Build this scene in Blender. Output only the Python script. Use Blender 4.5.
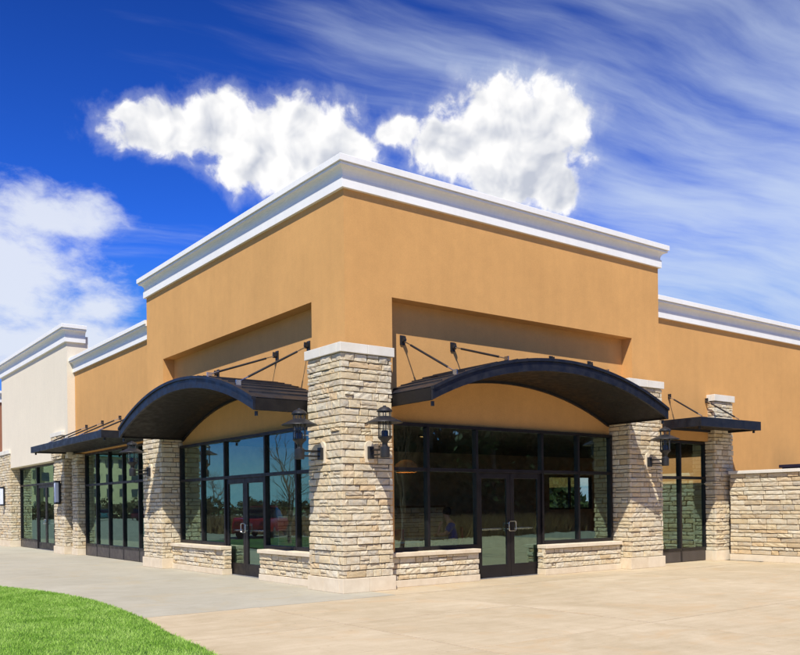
import bpy, bmesh, math, random
import numpy as np
from mathutils import Vector, Matrix
random.seed(7)
R = math.radians
S = bpy.context.scene
COL = S.collection
for o in list(bpy.data.objects): bpy.data.objects.remove(o)

# ------------------------------------------------------------------ camera
cam = bpy.data.cameras.new('camera'); camo = bpy.data.objects.new('camera', cam); COL.objects.link(camo)
th, roll = R(52) + .0270, -.012
fw = Vector((math.cos(th), math.sin(th), 0)); rt = Vector((math.sin(th), -math.cos(th), 0)); up = Vector((0, 0, 1))
rt, up = rt*math.cos(roll) + up*math.sin(roll), up*math.cos(roll) - rt*math.sin(roll)
camo.matrix_world = Matrix(((rt.x, up.x, -fw.x, -8.013), (rt.y, up.y, -fw.y, -12.214), (rt.z, up.z, -fw.z, 1.515), (0, 0, 0, 1)))
cam.lens = 38.127; cam.sensor_width = 36; cam.sensor_fit = 'HORIZONTAL'
cam.shift_x = .0135; cam.shift_y = .2225; cam.clip_start = .1; cam.clip_end = 6000
S.camera = camo

# ------------------------------------------------------------------ sun, exposure, colour
SUN_EL, SUN_DIR = R(54), Vector((-1.06, -1, 0)).normalized()
sl = bpy.data.lights.new('sun', 'SUN'); sl.energy = 5.0; sl.angle = R(.53); sl.color = (1, .955, .88)
so = bpy.data.objects.new('sun', sl); COL.objects.link(so)
tosun = Vector((SUN_DIR.x*math.cos(SUN_EL), SUN_DIR.y*math.cos(SUN_EL), math.sin(SUN_EL)))
so.rotation_euler = tosun.to_track_quat('Z', 'Y').to_euler(); so.location = tosun*60
S.view_settings.view_transform = 'Standard'; S.view_settings.look = 'None'
S.view_settings.exposure = 0.22; S.view_settings.gamma = 1; S.view_settings.use_curve_mapping = False
S.render.engine = 'CYCLES'

# ------------------------------------------------------------------ node helper
class N:
    def __init__(s, tree): s.t = tree; s.n = tree.nodes; s.l = tree.links
    def new(s, typ, **kw):
        n = s.n.new(typ)
        for k, v in kw.items(): setattr(n, k, v)
        return n
    def put(s, sock, v):
        if hasattr(v, 'is_output'): s.l.new(v, sock)
        elif v is not None: sock.default_value = v
    def m(s, op, a, b=None, c=None, clamp=False):
        n = s.new('ShaderNodeMath', operation=op, use_clamp=clamp)
        for i, v in enumerate((a, b, c)):
            if v is not None: s.put(n.inputs[i], v)
        return n.outputs[0]
    def vm(s, op, a, b=None, out=0):
        n = s.new('ShaderNodeVectorMath', operation=op); s.put(n.inputs[0], a)
        if b is not None: s.put(n.inputs[3 if op == 'SCALE' else 1], b)
        return n.outputs[out]
    def noise(s, vec, scale, detail=4, rough=.5, dist=0, dim='3D'):
        n = s.new('ShaderNodeTexNoise', noise_dimensions=dim)
        if vec is not None: s.put(n.inputs['Vector'], vec)
        n.inputs['Scale'].default_value = scale; n.inputs['Detail'].default_value = detail
        n.inputs['Roughness'].default_value = rough; n.inputs['Distortion'].default_value = dist
        return n.outputs['Fac']
    def ramp(s, f, stops):
        n = s.new('ShaderNodeValToRGB'); s.put(n.inputs[0], f); e = n.color_ramp.elements
        while len(e) < len(stops): e.new(.5)
        for i, (p, c) in enumerate(stops): e[i].position = p; e[i].color = (*c, 1) if len(c) == 3 else c
        return n.outputs[0]
    def mr(s, v, a, b, c=0., d=1., smooth=True):
        n = s.new('ShaderNodeMapRange'); n.interpolation_type = 'SMOOTHSTEP' if smooth else 'LINEAR'; s.put(n.inputs[0], v)
        for i, q in enumerate((a, b, c, d)): s.put(n.inputs[i+1], q)
        return n.outputs[0]
    def mix(s, f, a, b, blend='MIX'):
        n = s.new('ShaderNodeMix', data_type='RGBA', blend_type=blend); s.put(n.inputs[0], f)
        s.put(n.inputs[6], (*a, 1) if isinstance(a, tuple) and len(a) == 3 else a); s.put(n.inputs[7], (*b, 1) if isinstance(b, tuple) and len(b) == 3 else b)
        return n.outputs[2]
    def comb(s, x, y, z=0.):
        n = s.new('ShaderNodeCombineXYZ')
        for i, v in enumerate((x, y, z)): s.put(n.inputs[i], v)
        return n.outputs[0]

# ------------------------------------------------------------------ world: clear blue sky with cirrus and cumulus
W = bpy.data.worlds.new('World'); S.world = W; W.use_nodes = True
n = N(W.node_tree); n.n.clear()
sky = n.new('ShaderNodeTexSky', sky_type='NISHITA'); sky.sun_disc = False; sky.sun_elevation = SUN_EL; sky.sun_rotation = R(225)
sky.altitude = 300; sky.air_density = 1.0; sky.dust_density = .25; sky.ozone_density = 4.0
gm = n.new('ShaderNodeGamma'); n.l.new(sky.outputs[0], gm.inputs[0]); gm.inputs[1].default_value = 1.55
blue = n.mix(1., gm.outputs[0], (.25, .62, 1.32, 1), 'MULTIPLY')
blue = n.mix(1., blue, (.80, 4.2, 15.2), 'DARKEN')
tc = n.new('ShaderNodeTexCoord')
rot = n.new('ShaderNodeVectorRotate', rotation_type='Z_AXIS'); n.l.new(tc.outputs['Generated'], rot.inputs[0]); rot.inputs['Angle'].default_value = math.pi/2 - th
sep = n.new('ShaderNodeSeparateXYZ'); n.l.new(rot.outputs[0], sep.inputs[0])
az = n.m('ARCTAN2', sep.outputs[0], sep.outputs[1]); el = n.m('ARCSINE', sep.outputs[2])
P = n.comb(az, el)
blue = n.mix(n.mr(el, .30, 1.05), blue, n.mix(1., blue, (.28, .32, .38, 1), 'MULTIPLY'))
BL = [(-0.2537,0.4068,0.066,0.026),(-0.1749,0.4133,0.060,0.033),(-0.0997,0.4105,0.070,0.035),(-0.0471,0.3954,0.0397,0.030),(-0.1443,0.3801,0.0606,0.031),(-0.2900,0.4165,0.030,0.0124),
 (0.1413,0.4276,0.0681,0.0382),(0.1870,0.4137,0.0494,0.0412),(0.0942,0.3968,0.0639,0.0345),(0.1579,0.3762,0.0680,0.0455),(0.0180,0.4120,0.0350,0.0158),(0.2032,0.3476,0.0292,0.0243)]
def field(p, blobs):
    r = None
    for a, e, ra, re in blobs:
        d = n.vm('MULTIPLY', n.vm('SUBTRACT', p, (a, e, 0)), (1/ra, 1/re, 0))
        f = n.m('SUBTRACT', 1., n.vm('LENGTH', d, out=1))
        r = f if r is None else n.m('SMOOTH_MAX', r, f, .25)
    return r
warp = n.new('ShaderNodeTexNoise'); warp.inputs['Scale'].default_value = 14; warp.inputs['Detail'].default_value = 3; n.l.new(P, warp.inputs['Vector'])
Pw = n.vm('ADD', P, n.vm('SCALE', n.vm('SUBTRACT', warp.outputs['Color'], (.5, .5, .5)), .035))
far = n.mr(n.m('ABSOLUTE', az), .62, .85)
def cumulus(p):
    f = field(p, BL)
    bg = n.m('MULTIPLY', n.m('SUBTRACT', n.noise(n.vm('MULTIPLY', p, (3., 7., 1)), 1., 2), .66), 4.)
    bg = n.m('SUBTRACT', n.m('MULTIPLY', bg, far), n.m('MULTIPLY', n.m('SUBTRACT', 1., far), 2.))
    return n.m('MAXIMUM', f, bg)
F0 = cumulus(Pw)
n1 = n.noise(Pw, 30, 9, .58); r1 = n.noise(Pw, 24, 3, .5); r2_ = n.noise(n.vm('ADD', Pw, (-.008, .013, 0)), 24, 3, .5)
def billow(p):
    v = n.new('ShaderNodeTexVoronoi', feature='F1', normalize=True); v.inputs['Scale'].default_value = 17; v.inputs['Detail'].default_value = 4; v.inputs['Roughness'].default_value = .52; v.inputs['Lacunarity'].default_value = 2.3
    n.l.new(p, v.inputs['Vector']); return n.m('SUBTRACT', 1., v.outputs['Distance'])
fine = n.new('ShaderNodeTexNoise'); fine.inputs['Scale'].default_value = 60; fine.inputs['Detail'].default_value = 3; n.l.new(P, fine.inputs['Vector'])
Pv = n.vm('ADD', Pw, n.vm('SCALE', n.vm('SUBTRACT', fine.outputs['Color'], (.5, .5, .5)), .010))
hv = billow(Pv); hv2 = billow(n.vm('ADD', Pv, (-.005, .009, 0)))
dens = n.m('ADD', n.m('MULTIPLY', n.m('ADD', F0, .08), 1.35), n.m('ADD', n.m('MULTIPLY', n.m('SUBTRACT', hv, .68), .8), n.m('MULTIPLY', n.m('SUBTRACT', n1, .5), 2.0)))
cum = n.mr(dens, -.06, .42)
shn = n.noise(Pw, 13, 4, .5)
over = n.m('MULTIPLY', n.m('MULTIPLY', n.mr(shn, .36, .62), n.mr(F0, -.05, .40)), n.mr(el, .445, .36, .25, 1.))
lit = n.m('ADD', n.m('SUBTRACT', .86, n.m('MULTIPLY', over, .62)), n.m('ADD', n.m('MULTIPLY', n.m('SUBTRACT', hv, hv2), .7), n.m('MULTIPLY', n.m('SUBTRACT', r1, r2_), 2.4)), clamp=True)
ccol = n.ramp(lit, [(0., (9.6, 10.2, 11.8)), (.5, (14.2, 14.4, 15.0)), (1., (18.2, 18.0, 17.8))])
# cirrus: streaks lying in a high flat layer, seen in perspective
dz = n.m('ADD', n.m('MAXIMUM', sep.outputs[2], 0.), .10)
lay = n.comb(n.m('DIVIDE', sep.outputs[0], dz), n.m('DIVIDE', sep.outputs[1], dz))
r2 = n.new('ShaderNodeVectorRotate', rotation_type='Z_AXIS'); n.l.new(lay, r2.inputs[0]); r2.inputs['Angle'].default_value = R(-24)
wl = n.new('ShaderNodeTexNoise'); wl.inputs['Scale'].default_value = .9; wl.inputs['Detail'].default_value = 4; n.l.new(r2.outputs[0], wl.inputs['Vector'])
lw = n.vm('ADD', r2.outputs[0], n.vm('SCALE', n.vm('SUBTRACT', wl.outputs['Color'], (.5, .5, .5)), .35))
str1 = n.noise(n.vm('MULTIPLY', lw, (.60, 2.0, 1)), 1.0, 7, .52, .0)
str2 = n.noise(n.vm('MULTIPLY', lw, (1.7, 8.5, 1)), 1.0, 7, .58, .0)
big = n.noise(r2.outputs[0], .55, 3, .5)
side = n.m('MULTIPLY', n.mr(az, -.34, .30), n.mr(az, 1.3, .7))
low = n.mr(el, .50, .22)
amt = n.m('ADD', n.m('SUBTRACT', n.m('MULTIPLY', side, .26), n.m('MULTIPLY', n.mr(n.m('ABSOLUTE', az), .9, 1.5), .12)), n.m('ADD', n.m('MULTIPLY', low, .06), n.m('MULTIPLY', n.m('SUBTRACT', big, .5), .35)))
ci = n.m('ADD', n.m('ADD', n.m('MULTIPLY', str1, .72), n.m('MULTIPLY', str2, .33)), amt)
cir = n.m('MULTIPLY', n.mr(ci, .60, .95), .76)
soft = field(n.vm('ADD', P, n.vm('SCALE', n.vm('SUBTRACT', wl.outputs['Color'], (.5, .5, .5)), .10)), [(-0.400,0.3105,0.100,0.035),(-0.440,0.2534,0.13,0.075),(-0.400,0.185,0.20,0.06),(-0.318,0.2240,0.055,0.020)])
sft = n.m('MULTIPLY', n.mr(n.m('ADD', soft, n.m('MULTIPLY', n.m('SUBTRACT', n.noise(n.vm('MULTIPLY', Pw, (1., 2.0, 1)), 13, 8, .62), .5), 2.0)), -.15, .70), .90)
hor = n.m('MAXIMUM', n.m('MULTIPLY', n.mr(el, .34, .0), .14), n.m('MULTIPLY', n.mr(el, .11, .02), .80))
c1 = n.mix(cir, n.mix(hor, blue, (6.8, 11.6, 13.4)), (11.4, 13.2, 15.8))
c1 = n.mix(sft, c1, (13.8, 14.6, 16.2))
c1 = n.mix(n.m('MULTIPLY', n.mr(dens, -.65, .25), .28), c1, (13.2, 14.0, 15.6))
c2 = n.mix(cum, c1, ccol)
bgn = n.new('ShaderNodeBackground'); n.l.new(c2, bgn.inputs[0]); bgn.inputs[1].default_value = .05
ow = n.new('ShaderNodeOutputWorld'); n.l.new(bgn.outputs[0], ow.inputs[0])
W.cycles.sampling_method = 'MANUAL'; W.cycles.sample_map_resolution = 512

# ------------------------------------------------------------------ materials
MATS = {}
def material(name, build, rough=.7, metal=0., spec=.5):
    m = bpy.data.materials.new(name); m.use_nodes = True; k = N(m.node_tree)
    b = k.n['Principled BSDF']; b.inputs['Roughness'].default_value = rough; b.inputs['Metallic'].default_value = metal; b.inputs['Specular IOR Level'].default_value = spec
    k.obj = k.new('ShaderNodeTexCoord').outputs['Object']; k.pos = k.new('ShaderNodeNewGeometry').outputs['Position']; k.b = b
    build(k); MATS[name] = m; return m
def bump(k, h, strength, dist=.01):
    n_ = k.new('ShaderNodeBump'); n_.inputs['Strength'].default_value = strength; n_.inputs['Distance'].default_value = dist
    k.l.new(h, n_.inputs['Height']); k.l.new(n_.outputs[0], k.b.inputs['Normal'])
def base(k, c): k.put(k.b.inputs['Base Color'], (*c, 1) if isinstance(c, tuple) else c)
def stucco(name, c, var=1.):
    def f(k):
        big = k.noise(k.pos, .7, 5, .6); mid = k.noise(k.pos, 5, 5, .6); st = k.noise(k.vm('MULTIPLY', k.pos, (3., 3., .35)), 1.5, 4, .6)
        v = k.m('ADD', k.m('MULTIPLY', big, .5), k.m('ADD', k.m('MULTIPLY', mid, .25), k.m('MULTIPLY', st, .25)))
        d = tuple(x*(1-.11*var) for x in c); l = tuple(min(1, x*(1+.10*var)) for x in c)
        gr = k.noise(k.pos, 48, 3, .7)
        base(k, k.mix(1., k.ramp(v, [(.32, d), (.68, l)]), k.ramp(gr, [(.3, (.93, .92, .91)), (.7, (1.05, 1.05, 1.05))]), 'MULTIPLY'))
        h = k.m('ADD', k.noise(k.pos, 95, 4, .65), k.m('MULTIPLY', k.noise(k.pos, 9, 4, .6), 1.3))
        bump(k, h, .22, .004)
    return material(name, f, .92, spec=.2)
stucco('tan_stucco', (.645, .352, .126)); stucco('cream_stucco', (.80, .715, .56), .45); stucco('brown_stucco', (.36, .16, .09))
def f(k):
    oi = k.new('ShaderNodeObjectInfo').outputs['Random']; isl = k.new('ShaderNodeNewGeometry').outputs['Random Per Island']
    r = k.m('FRACT', k.m('ADD', oi, isl))
    c = k.ramp(r, [(0., (.66, .605, .49)), (.16, (.56, .49, .385)), (.34, (.71, .66, .55)), (.46, (.60, .455, .29)), (.54, (.66, .595, .46)), (.70, (.62, .52, .36)), (.80, (.68, .62, .49)), (.86, (.42, .39, .34)), (.93, (.56, .44, .28)), (1., (.70, .64, .51))])
    g = k.noise(k.vm('ADD', k.pos, k.comb(k.m('MULTIPLY', r, 37.), 0., 0.)), 9, 6, .65)
    c = k.mix(k.mr(g, .35, .72), c, k.mix(.45, c, (.60, .42, .22)))
    s = k.noise(k.pos, 55, 4, .7)
    c = k.mix(1., c, k.ramp(s, [(.30, (.88, .87, .82)), (.65, (1.14, 1.13, 1.06))]), 'MULTIPLY')
    base(k, c); bump(k, k.m('ADD', k.noise(k.pos, 22, 6, .65), k.m('MULTIPLY', s, .4)), .6, .014)
material('stone', f, .9, spec=.25)
def f(k):
    oi = k.new('ShaderNodeObjectInfo').outputs['Random']
    g = k.noise(k.pos, 4, 6, .65); c = k.ramp(g, [(.3, (.62, .50, .34)), (.7, (.76, .65, .48))])
    c = k.mix(k.m('MULTIPLY', oi, .35), c, (.80, .72, .58)); base(k, c); bump(k, k.noise(k.pos, 70, 5, .7), .35, .006)
material('smooth_stone', f, .85, spec=.25)
def f(k):
    c = k.ramp(k.noise(k.pos, 3, 5, .6), [(.3, (.70, .65, .55)), (.7, (.80, .76, .67))]); base(k, c); bump(k, k.noise(k.pos, 70, 5, .7), .35, .006)
material('cap_stone', f, .85, spec=.25)
def f(k): base(k, k.ramp(k.noise(k.pos, 30, 4), [(.3, (.17, .14, .105)), (.7, (.27, .23, .175))])); bump(k, k.noise(k.pos, 80, 4), .6, .01)
material('mortar', f, .95, spec=.1)
def f(k): base(k, k.ramp(k.m('ADD', k.m('MULTIPLY', k.noise(k.pos, 1.2, 5), .6), k.m('MULTIPLY', k.noise(k.vm('MULTIPLY', k.pos, (6, 6, .6)), 2., 4), .4)), [(.35, (.84, .825, .785)), (.62, (.90, .885, .845))])); bump(k, k.noise(k.pos, 60, 4), .2, .005)
material('white_trim', f, .6)
def metal(name, c, rough, var=.25, spec=.5, m_=0.):
    def f(k):
        g = k.noise(k.pos, 3.5, 5, .6); base(k, k.ramp(g, [(.3, tuple(x*(1-var) for x in c)), (.7, tuple(x*(1+var) for x in c))]))
        k.put(k.b.inputs['Roughness'], k.mr(k.noise(k.pos, 7, 4), .3, .7, rough*.8, rough*1.25)); bump(k, k.noise(k.pos, 1.4, 2), .10, .02)
    return material(name, f, rough, m_, spec)
metal('canopy_paint', (.009, .0105, .016), .45); metal('canopy_soffit', (.011, .009, .008), .6, .25, .3); metal('roof_sheet', (.011, .013, .020), .45)
metal('bronze_frame', (.012, .010, .011), .42, .25, .35); metal('black_iron', (.016, .017, .021), .42); metal('steel', (.62, .62, .62), .28, .05, .5, 1.)
metal('kick_panel', (.060, .050, .046), .45); metal('galvanised', (.5, .5, .5), .45, .1, .5, .8); metal('navy_paint', (.006, .010, .035), .4)
metal('car_red', (.22, .012, .014), .2); metal('car_teal', (.03, .12, .14), .22); metal('car_dark', (.07, .015, .02), .2); metal('tyre', (.015, .015, .015), .8); metal('lamp_blue', (.02, .035, .08), .4)
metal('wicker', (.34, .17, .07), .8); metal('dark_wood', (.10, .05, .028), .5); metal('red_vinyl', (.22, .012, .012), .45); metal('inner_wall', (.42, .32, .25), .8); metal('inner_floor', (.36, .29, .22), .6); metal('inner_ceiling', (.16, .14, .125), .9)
metal('table_top', (.30, .40, .36), .3, .1); metal('blue_cloth', (.012, .06, .36), .8, .2, .2); metal('skin', (.52, .30, .21), .55, .1); metal('hair', (.03, .018, .012), .6); metal('jeans', (.03, .045, .09), .85)
def glass(name, ior, tint, trans):
    m = bpy.data.materials.new(name); m.use_nodes = True; k = N(m.node_tree); k.n.clear()
    fr = k.new('ShaderNodeFresnel'); fr.inputs[0].default_value = ior
    g = k.new('ShaderNodeBsdfGlossy'); g.inputs['Color'].default_value = (*tint, 1); g.inputs['Roughness'].default_value = 0.004
    t = k.new('ShaderNodeBsdfTransparent'); t.inputs[0].default_value = (*trans, 1)
    pos = k.new('ShaderNodeNewGeometry').outputs['Position']
    b = k.new('ShaderNodeBump'); b.inputs['Strength'].default_value = .05; b.inputs['Distance'].default_value = .02; k.l.new(k.noise(pos, 1.3, 2), b.inputs['Height'])
    k.l.new(b.outputs[0], g.inputs['Normal'])
    front = k.m('SUBTRACT', 1., k.new('ShaderNodeNewGeometry').outputs['Backfacing'])
    mx = k.new('ShaderNodeMixShader'); k.l.new(k.m('MULTIPLY', fr.outputs[0], front), mx.inputs[0]); k.l.new(t.outputs[0], mx.inputs[1]); k.l.new(g.outputs[0], mx.inputs[2])
    o = k.new('ShaderNodeOutputMaterial'); k.l.new(mx.outputs[0], o.inputs[0]); MATS[name] = m
glass('window_glass', 3.1, (.66, 1., .88), (.93, .96, .94)); glass('lamp_glass', 1.3, (1, 1, 1), (.94, .95, .95)); glass('car_glass', 1.6, (1, 1, 1), (.08, .09, .09))
def emis(name, c, s):
    def f(k): base(k, c); k.b.inputs['Emission Color'].default_value = (*c, 1); k.b.inputs['Emission Strength'].default_value = s
    material(name, f)
emis('lit_lamp', (1., .62, .20), 30.0); emis('frosted_light', (.75, .80, .90), 0.0)
def concrete(name, dark, light, tint, tamt):
    def f(k):
        oi = k.new('ShaderNodeObjectInfo').outputs['Random']
        p = k.vm('ADD', k.pos, k.comb(0., 0., k.m('MULTIPLY', oi, 9.)))
        big = k.noise(p, .45, 6, .62, .6); mid = k.noise(p, 2.6, 6, .66, .4); fine = k.noise(k.pos, 40, 5, .7)
        brush = k.noise(k.vm('MULTIPLY', k.pos, (.5, 5., 1.)), 1.6, 6, .66)
        v = k.m('ADD', k.m('ADD', k.m('MULTIPLY', big, .38), k.m('MULTIPLY', mid, .27)), k.m('ADD', k.m('MULTIPLY', fine, .14), k.m('MULTIPLY', brush, .21)))
        c = k.ramp(v, [(.36, dark), (.62, light)])
        c = k.mix(k.m('MULTIPLY', k.mr(k.noise(p, .9, 5, .7, 1.), .50, .72), tamt), c, tint)
        c = k.mix(k.m('MULTIPLY', oi, .14), c, dark)
        sp = k.noise(p, 7., 3, .6, .3); c = k.mix(k.m('MULTIPLY', k.mr(sp, .66, .74), .30), c, tuple(x*.55 for x in dark))
        base(k, c); bump(k, k.m('ADD', fine, k.noise(k.pos, 160, 2)), .35, .004)
    material(name, f, .88, spec=.25)
concrete('tan_concrete', (.40, .315, .195), (.60, .495, .345), (.52, .37, .21), .6)
concrete('grey_concrete', (.355, .325, .25), (.48, .445, .355), (.43, .35, .22), .5)
def f(k): base(k, k.ramp(k.noise(k.pos, 20, 5), [(.3, (.22, .10, .05)), (.7, (.34, .18, .10))]))
material('joint_sealant', f, .9)
def f(k): base(k, k.ramp(k.m('ADD', k.m('MULTIPLY', k.noise(k.pos, .3, 5), .6), k.m('MULTIPLY', k.noise(k.pos, 60, 3), .4)), [(.3, (.20, .20, .165)), (.7, (.30, .30, .25))])); bump(k, k.noise(k.pos, 120, 3), .5, .006)
material('asphalt', f, .9)
def f(k): base(k, k.ramp(k.noise(k.pos, 8, 4), [(.3, (.62, .62, .60)), (.7, (.78, .78, .76))]))
material('road_paint', f, .7)
def f(k): base(k, k.ramp(k.m('ADD', k.m('MULTIPLY', k.noise(k.pos, .05, 6), .5), k.m('MULTIPLY', k.noise(k.pos, 2, 5), .5)), [(.3, (.045, .085, .020)), (.7, (.13, .17, .05))]))
material('far_ground', f, .95)
def f(k): base(k, k.ramp(k.noise(k.pos, 6, 5), [(.3, (.03, .07, .012)), (.7, (.06, .13, .02))]))
material('lawn_soil', f, .95)
def leafmat(name, stops, trans=.35):
    def f(k):
        isl = k.new('ShaderNodeNewGeometry').outputs['Random Per Island']
        v = k.m('ADD', k.m('MULTIPLY', isl, .55), k.m('MULTIPLY', k.mr(k.noise(k.pos, 1.6, 5, .65), .3, .7), .45))
        c = k.ramp(v, stops); base(k, c)
        t = k.new('ShaderNodeBsdfTranslucent'); k.l.new(c, t.inputs[0])
        mx = k.new('ShaderNodeMixShader'); mx.inputs[0].default_value = trans
        k.l.new(k.b.outputs[0], mx.inputs[1]); k.l.new(t.outputs[0], mx.inputs[2]); k.l.new(mx.outputs[0], k.n['Material Output'].inputs[0])
    material(name, f, .6, spec=.25)
leafmat('grass_blade', [(.2, (.20, .40, .040)), (.5, (.36, .60, .085)), (.8, (.56, .76, .20))])
leafmat('evergreen_leaf', [(.2, (.012, .030, .010)), (.8, (.035, .065, .020))], .2); leafmat('dry_grass', [(.2, (.20, .12, .05)), (.8, (.38, .26, .12))], .3); leafmat('shrub_leaf', [(.2, (.05, .06, .02)), (.8, (.12, .10, .04))], .3)
def f(k): base(k, k.ramp(k.noise(k.vm('MULTIPLY', k.pos, (8, 8, 1.5)), 3, 5), [(.3, (.10, .075, .055)), (.7, (.22, .17, .13))])); bump(k, k.noise(k.pos, 30, 4), .5, .01)
material('bark', f, .95)
def f(k): base(k, k.ramp(k.noise(k.pos, .3, 3), [(.3, (.55, .50, .28)), (.7, (.66, .60, .36))]))
material('hotel_wall', f, .9)
metal('hotel_roof', (.10, .22, .22), .6); metal('hotel_window', (.04, .06, .07), .2); metal('far_brick', (.22, .11, .07), .85)

# ------------------------------------------------------------------ mesh helpers
def link(o, parent=None):
    COL.objects.link(o)
    if parent is not None: o.parent = parent
    return o
class MB:
    def __init__(s, T=None): s.v = []; s.f = []; s.T = T
    def add(s, vs, fs):
        k = len(s.v); s.v += [tuple(s.T(*p)) if s.T else tuple(p) for p in vs]; s.f += [tuple(i+k for i in q) for q in fs]; return s
    def box(s, x0, x1, y0, y1, z0, z1):
        return s.add([(x0,y0,z0),(x1,y0,z0),(x1,y1,z0),(x0,y1,z0),(x0,y0,z1),(x1,y0,z1),(x1,y1,z1),(x0,y1,z1)], [(0,3,2,1),(4,5,6,7),(0,1,5,4),(1,2,6,5),(2,3,7,6),(3,0,4,7)])
    def tube(s, pts, r, k=8, cap=True):
        pts = [Vector(p) for p in pts]; rs = r if isinstance(r, (list, tuple)) else [r]*len(pts); vs = []; fs = []
        for i, p in enumerate(pts):
            d = (pts[min(i+1, len(pts)-1)] - pts[max(i-1, 0)]).normalized(); a = d.orthogonal().normalized() if i == 0 else (a0 - d*a0.dot(d)).normalized(); a0 = a; b = d.cross(a)
            for j in range(k): t = 2*math.pi*j/k; vs.append(tuple(p + (a*math.cos(t) + b*math.sin(t))*rs[i]))
        for i in range(len(pts)-1):
            for j in range(k): fs.append((i*k+j, i*k+(j+1) % k, (i+1)*k+(j+1) % k, (i+1)*k+j))
        if cap: fs += [tuple(range(k))[::-1], tuple(range((len(pts)-1)*k, len(pts)*k))]
        return s.add(vs, fs)
    def lathe(s, prof, c=(0, 0, 0), k=20):
        vs = []; fs = []; m_ = len(prof)
        for j in range(k):
            t = 2*math.pi*j/k
            for r, z in prof: vs.append((c[0]+r*math.cos(t), c[1]+r*math.sin(t), c[2]+z))
        for j in range(k):
            for i in range(m_-1): fs.append((j*m_+i, ((j+1) % k)*m_+i, ((j+1) % k)*m_+i+1, j*m_+i+1))
        return s.add(vs, fs)
    def mesh(s, name, smooth=False, bevel=0):
        me = bpy.data.meshes.new(name); me.from_pydata(s.v, [], s.f)
        b = bmesh.new(); b.from_mesh(me); bmesh.ops.remove_doubles(b, verts=b.verts, dist=1e-5)
        if bevel: bmesh.ops.bevel(b, geom=[e for e in b.edges if len(e.link_faces) == 2 and e.calc_face_angle(0) > .6], offset=bevel, segments=2, affect='EDGES', profile=.6)
        bmesh.ops.recalc_face_normals(b, faces=b.faces); b.to_mesh(me); b.free()
        if smooth:
            for p in me.polygons: p.use_smooth = True
            try: me.set_sharp_from_angle(angle=R(38))
            except Exception: pass
        return me
    def build(s, name, mat, parent=None, smooth=False, bevel=0):
        me = s.mesh(name, smooth, bevel); me.materials.append(MATS[mat]); return link(bpy.data.objects.new(name, me), parent)
def thing(name, label, cat, loc=(0, 0, 0), group=None):
    o = link(bpy.data.objects.new(name, None)); o.location = loc; tag(o, label, cat, group); o.empty_display_size = .2; return o
def tag(o, label, cat, group=None):
    o['label'] = label; o['category'] = cat
    if group: o['group'] = group
    return o
def struct(o): o['kind'] = 'structure'; return o
def stuff(o): o['kind'] = 'stuff'; return o
TR = lambda u, o, z: (u, -o, z)        # right facade: u along it, o outwards
TL = lambda u, o, z: (-o, u, z)        # left facade

# ------------------------------------------------------------------ ground
g = MB(); g.add([(-3000,-3000,-.06),(3000,-3000,-.06),(3000,3000,-.06),(-3000,3000,-.06)], [(0,1,2,3)]); struct(g.build('ground', 'far_ground'))
g = MB(); g.add([(-120,-140,-.03),(140,-140,-.03),(140,160,-.03),(-120,160,-.03)], [(0,1,2,3)]); lot = struct(g.build('parking_lot', 'asphalt'))
for i in range(16):
    for (x, y) in ((-24, 8+i*2.9), (-40, 8+i*2.9)): MB().box(x, x+5, y, y+.1, -.0295, -.024).build('painted_line', 'road_paint', lot)
for i in range(14): MB().box(14+i*2.9, 14.1+i*2.9, -22, -17, -.0295, -.024).build('painted_line', 'road_paint', lot)
def slabs(name, mat, xs, ys, skip=lambda x0, x1, y0, y1: False):
    b = MB(); b.box(xs[0]-.02, xs[-1]+.02, ys[0]-.02, ys[-1]+.02, -.05, -.012); root = struct(b.build(name, 'joint_sealant'))
    for i in range(len(xs)-1):
        for j in range(len(ys)-1):
            x0, x1, y0, y1 = xs[i]+.009, xs[i+1]-.009, ys[j]+.009, ys[j+1]-.009
            if skip(x0, x1, y0, y1): continue
            MB().box(x0, x1, y0, y1, -.04, random.uniform(-.0015, .0015)).build('slab', mat, root, bevel=.004)
    return root
slabs('plaza', 'tan_concrete', [-6.6, -2.0, 1.0, 4.0, 7.0, 10.0, 13.0, 16.5, 20.0], [-17.5, -13.5, -9.5, -5.55, -3.1, -.72])
slabs('plaza_inner', 'tan_concrete', [.1, 4.6, 9.2, 12.0], [-.70, .62])
slabs('sidewalk', 'grey_concrete', [-4.6, 0.62], [-.70, 5.2, 11.5, 18.0, 25.0, 34.0])
# lawn with a curved edge
edge = [(-6.0, 24), (-5.2, 12), (-4.35, 6.2), (-3.85, 4.0), (-3.66, 1.8), (-3.85, -.9), (-4.10, -2.4), (-4.26, -3.9), (-4.6, -5.4), (-5.6, -6.7), (-8.5, -7.6), (-15, -8)]
def smooth_path(p, k=6):
    out = []
    for i in range(len(p)-1):
        a, b, c, d = [Vector(p[max(0, min(len(p)-1, q))]) for q in (i-1, i, i+1, i+2)]
        for j in range(k): t = j/k; out.append(tuple(.5*((2*b) + (c-a)*t + (2*a-5*b+4*c-d)*t*t + (3*b-a-3*c+d)*t**3)))
    return out + [p[-1]]
ed = smooth_path(edge)
lv = [(x, y, .012) for x, y in ed] + [(-15, 24, .012)]
lv2 = [(x, y, -.05) for x, y, _ in lv]; L_ = len(lv)
b = MB(); b.add(lv + lv2, [tuple(range(L_))] + [(i, (i+1) % L_, L_+(i+1) % L_, L_+i) for i in range(L_)]); lawn = struct(b.build('lawn', 'lawn_soil'))
rng = np.random.default_rng(3)
ex = np.array([p[0] for p in ed])[::-1]; ey = np.array([p[1] for p in ed])[::-1]
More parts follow.
